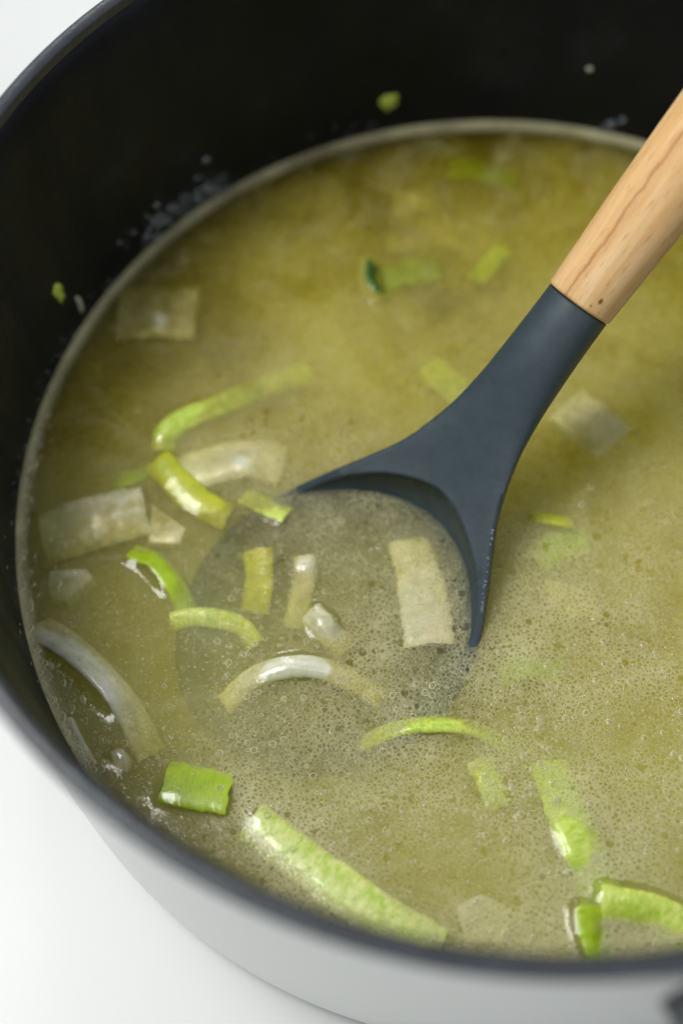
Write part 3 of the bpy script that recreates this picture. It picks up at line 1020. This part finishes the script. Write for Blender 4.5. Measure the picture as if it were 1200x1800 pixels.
scrap(1036, 116, 1.8, 1.6, 'cream', 'tiny pale speck high on the far dark wall by the handle', 4)

def dome(vs_, fs_, c, nrm, rad, hgt, seg=8, rows=3):
    t = nrm.orthogonal().normalized()
    b = nrm.cross(t)
    base = len(vs_)
    for q in range(rows):
        a = math.pi / 2 * q / rows
        for k in range(seg):
            f_ = 2 * math.pi * k / seg
            vs_.append(c + (t * math.cos(f_) + b * math.sin(f_)) * (rad * math.cos(a)) + nrm * (hgt * math.sin(a)))
    vs_.append(c + nrm * hgt)
    for q in range(rows - 1):
        for k in range(seg):
            k2 = (k + 1) % seg
            fs_.append((base + q * seg + k, base + q * seg + k2, base + (q + 1) * seg + k2, base + (q + 1) * seg + k))
    for k in range(seg):
        fs_.append((base + (rows - 1) * seg + k, base + (rows - 1) * seg + (k + 1) % seg, base + rows * seg))

# drops clinging to the wall above the waterline
vs_, fs_ = [], []
rng = random.Random(3)
def wall_drop(px, py, rad):
    p = wall_at(px, py, 0.1326)
    if p.z < ZS + 0.001:
        return
    a = math.atan2(p.y, p.x)
    rr = 0.1342 - 0.0035 * (HR - 0.006 - p.z) / 0.08
    dome(vs_, fs_, Vector((rr * math.cos(a), rr * math.sin(a), p.z)), Vector((-math.cos(a), -math.sin(a), 0)), rad, rad * 0.55, 10, 4)
for _ in range(130):
    t = rng.random()
    px, py = 235 + 150 * t + rng.gauss(0, 16), 440 - 110 * t + rng.gauss(0, 26) - 8
    wall_drop(px, py, rng.uniform(0.35, 1.5) * MM)
for _ in range(130):
    t = rng.random()
    a = R(100 + 110 * t)
    z = ZS + 0.0015 + abs(rng.gauss(0, 0.004))
    rr = 0.1342 - 0.0035 * (HR - 0.006 - z) / 0.08
    rad = rng.uniform(0.2, 0.6) * MM
    dome(vs_, fs_, Vector((rr * math.cos(a), rr * math.sin(a), z)), Vector((-math.cos(a), -math.sin(a), 0)), rad, rad * 0.5, 8, 3)
for (px, py, r_) in ((1075, 212, 1.6), (1095, 205, 1.2), (1060, 222, 1.2)):
    wall_drop(px, py, r_ * MM)
dr = raw('broth_drops', vs_, fs_, MAT['drop'])
tag(dr, 'small wet drops splashed on the dark wall above the broth', 'drops', kind='stuff')

# --- bubbles riding on the broth: clear caps with a pale froth collar
vs_, fs_, ms_ = [], [], []
rng = random.Random(11)
def put_bubble(p, rad):
    r = math.hypot(p.x, p.y)
    if r > RW - 0.0004:
        return
    zz = soup_z(p.x, p.y)
    if zz > 0.00022 and r < RW - 0.004 and rng.random() < 0.93:
        return                                 # bubbles slide off the pieces
    c = Vector((p.x, p.y, ZS + zz))
    seg = 12 if rad > 0.00035 else 7
    base = len(vs_)
    prof_ = ((1.12, -0.06), (1.05, 0.13), (0.90, 0.18), (0.66, 0.34), (0.0, 0.46))
    for (a, b) in prof_[:-1]:
        for k in range(seg):
            f_ = 2 * math.pi * k / seg
            vs_.append((c.x + math.cos(f_) * rad * a, c.y + math.sin(f_) * rad * a, c.z + rad * b))
    vs_.append((c.x, c.y, c.z + rad * prof_[-1][1]))
    for q in range(3):
        for k in range(seg):
            k2 = (k + 1) % seg
            fs_.append((base + q * seg + k, base + q * seg + k2, base + (q + 1) * seg + k2, base + (q + 1) * seg + k))
            ms_.append(1 if q < 2 else 0)
    for k in range(seg):
        fs_.append((base + 3 * seg + k, base + 3 * seg + (k + 1) % seg, base + 4 * seg))
        ms_.append(0)
cnt = 0
while cnt < 22000:
    px, py = rng.uniform(20, 1200), rng.uniform(700, 1720)
    q = noise.noise(Vector((px * 0.006, py * 0.006, 2.0))) * 0.5 + 0.5
    wgt = sst(780, 1330, py) * (0.2 + 0.8 * sst(0.35, 0.65, q)) + 0.015
    if rng.random() > wgt:
        continue
    put_bubble(at(px, py), min(0.11 * (1 - rng.random()) ** -0.36, 0.8) * MM)
    cnt += 1
# rafts of bubbles along the near left wall
for _ in range(1300):
    a = R(rng.uniform(165, 250))
    r = RW - 0.0006 - abs(rng.gauss(0, 0.0016))
    put_bubble(Vector((r * math.cos(a), r * math.sin(a), 0)), min(0.17 * (1 - rng.random()) ** -0.5, 0.8) * MM)
bb = raw('bubbles', vs_, fs_, MAT['bubble'])
bb.data.materials.append(MAT['froth'])
for p_, mi in zip(bb.data.polygons, ms_):
    p_.material_index = mi
tag(bb, 'tiny clear bubbles scattered over the froth on the broth', 'bubbles', kind='stuff')

# --- fine fat and pulp flecks hanging in the broth
vs_, fs_ = [], []
rng = random.Random(29)
for _ in range(34000):
    px, py = rng.uniform(10, 1210), rng.uniform(200, 1720)
    q = noise.noise(Vector((px * 0.0075, py * 0.0075, 7.0))) + 0.6 * noise.noise(Vector((px * 0.02, py * 0.02, 3.0)))
    if rng.random() > 0.25 + 0.75 * sst(-0.25, 0.4, q):
        continue
    p = at(px, py)
    if math.hypot(p.x, p.y) > RW - 0.001:
        continue
    r0 = rng.uniform(0.10, 0.30) * MM
    c = Vector((p.x, p.y, ZS - r0 * 0.8 - abs(rng.gauss(0, 1.6)) * MM))
    base = len(vs_)
    for d in ((1, 0, 0), (0, 1, 0), (-1, 0, 0), (0, -1, 0), (0, 0, 1), (0, 0, -1)):
        vs_.append(c + Vector(d) * r0 * rng.uniform(0.6, 1.3))
    for k in range(4):
        k2 = (k + 1) % 4
        fs_.append((base + k, base + k2, base + 4))
        fs_.append((base + k2, base + k, base + 5))
fl = raw('pulp_flecks', vs_, fs_, MAT['fleck'])
tag(fl, 'fine pale flecks of fat and pulp clouding the broth', 'flecks', kind='stuff')

# --- wet beads running down the outer edge of the ladle neck
vs_, fs_ = [], []
rng = random.Random(5)
for _ in range(34):
    u = rng.uniform(3, 22)
    p, nr = axis(u)
    sd_ = half_w(u) - rng.uniform(0.3, 1.0)
    rad = rng.uniform(0.15, 0.42) * MM
    dome(vs_, fs_, LM + p + LV * (sd_ * MM) + nr * (-0.35 * MM), (nr + LV * 0.4).normalized(), rad, rad * 0.7, 8, 3)
bd = raw('ladle_beads', vs_, fs_, MAT['drop'])
tag(bd, 'row of tiny wet beads on the edge of the grey ladle neck', 'drops', kind='stuff')
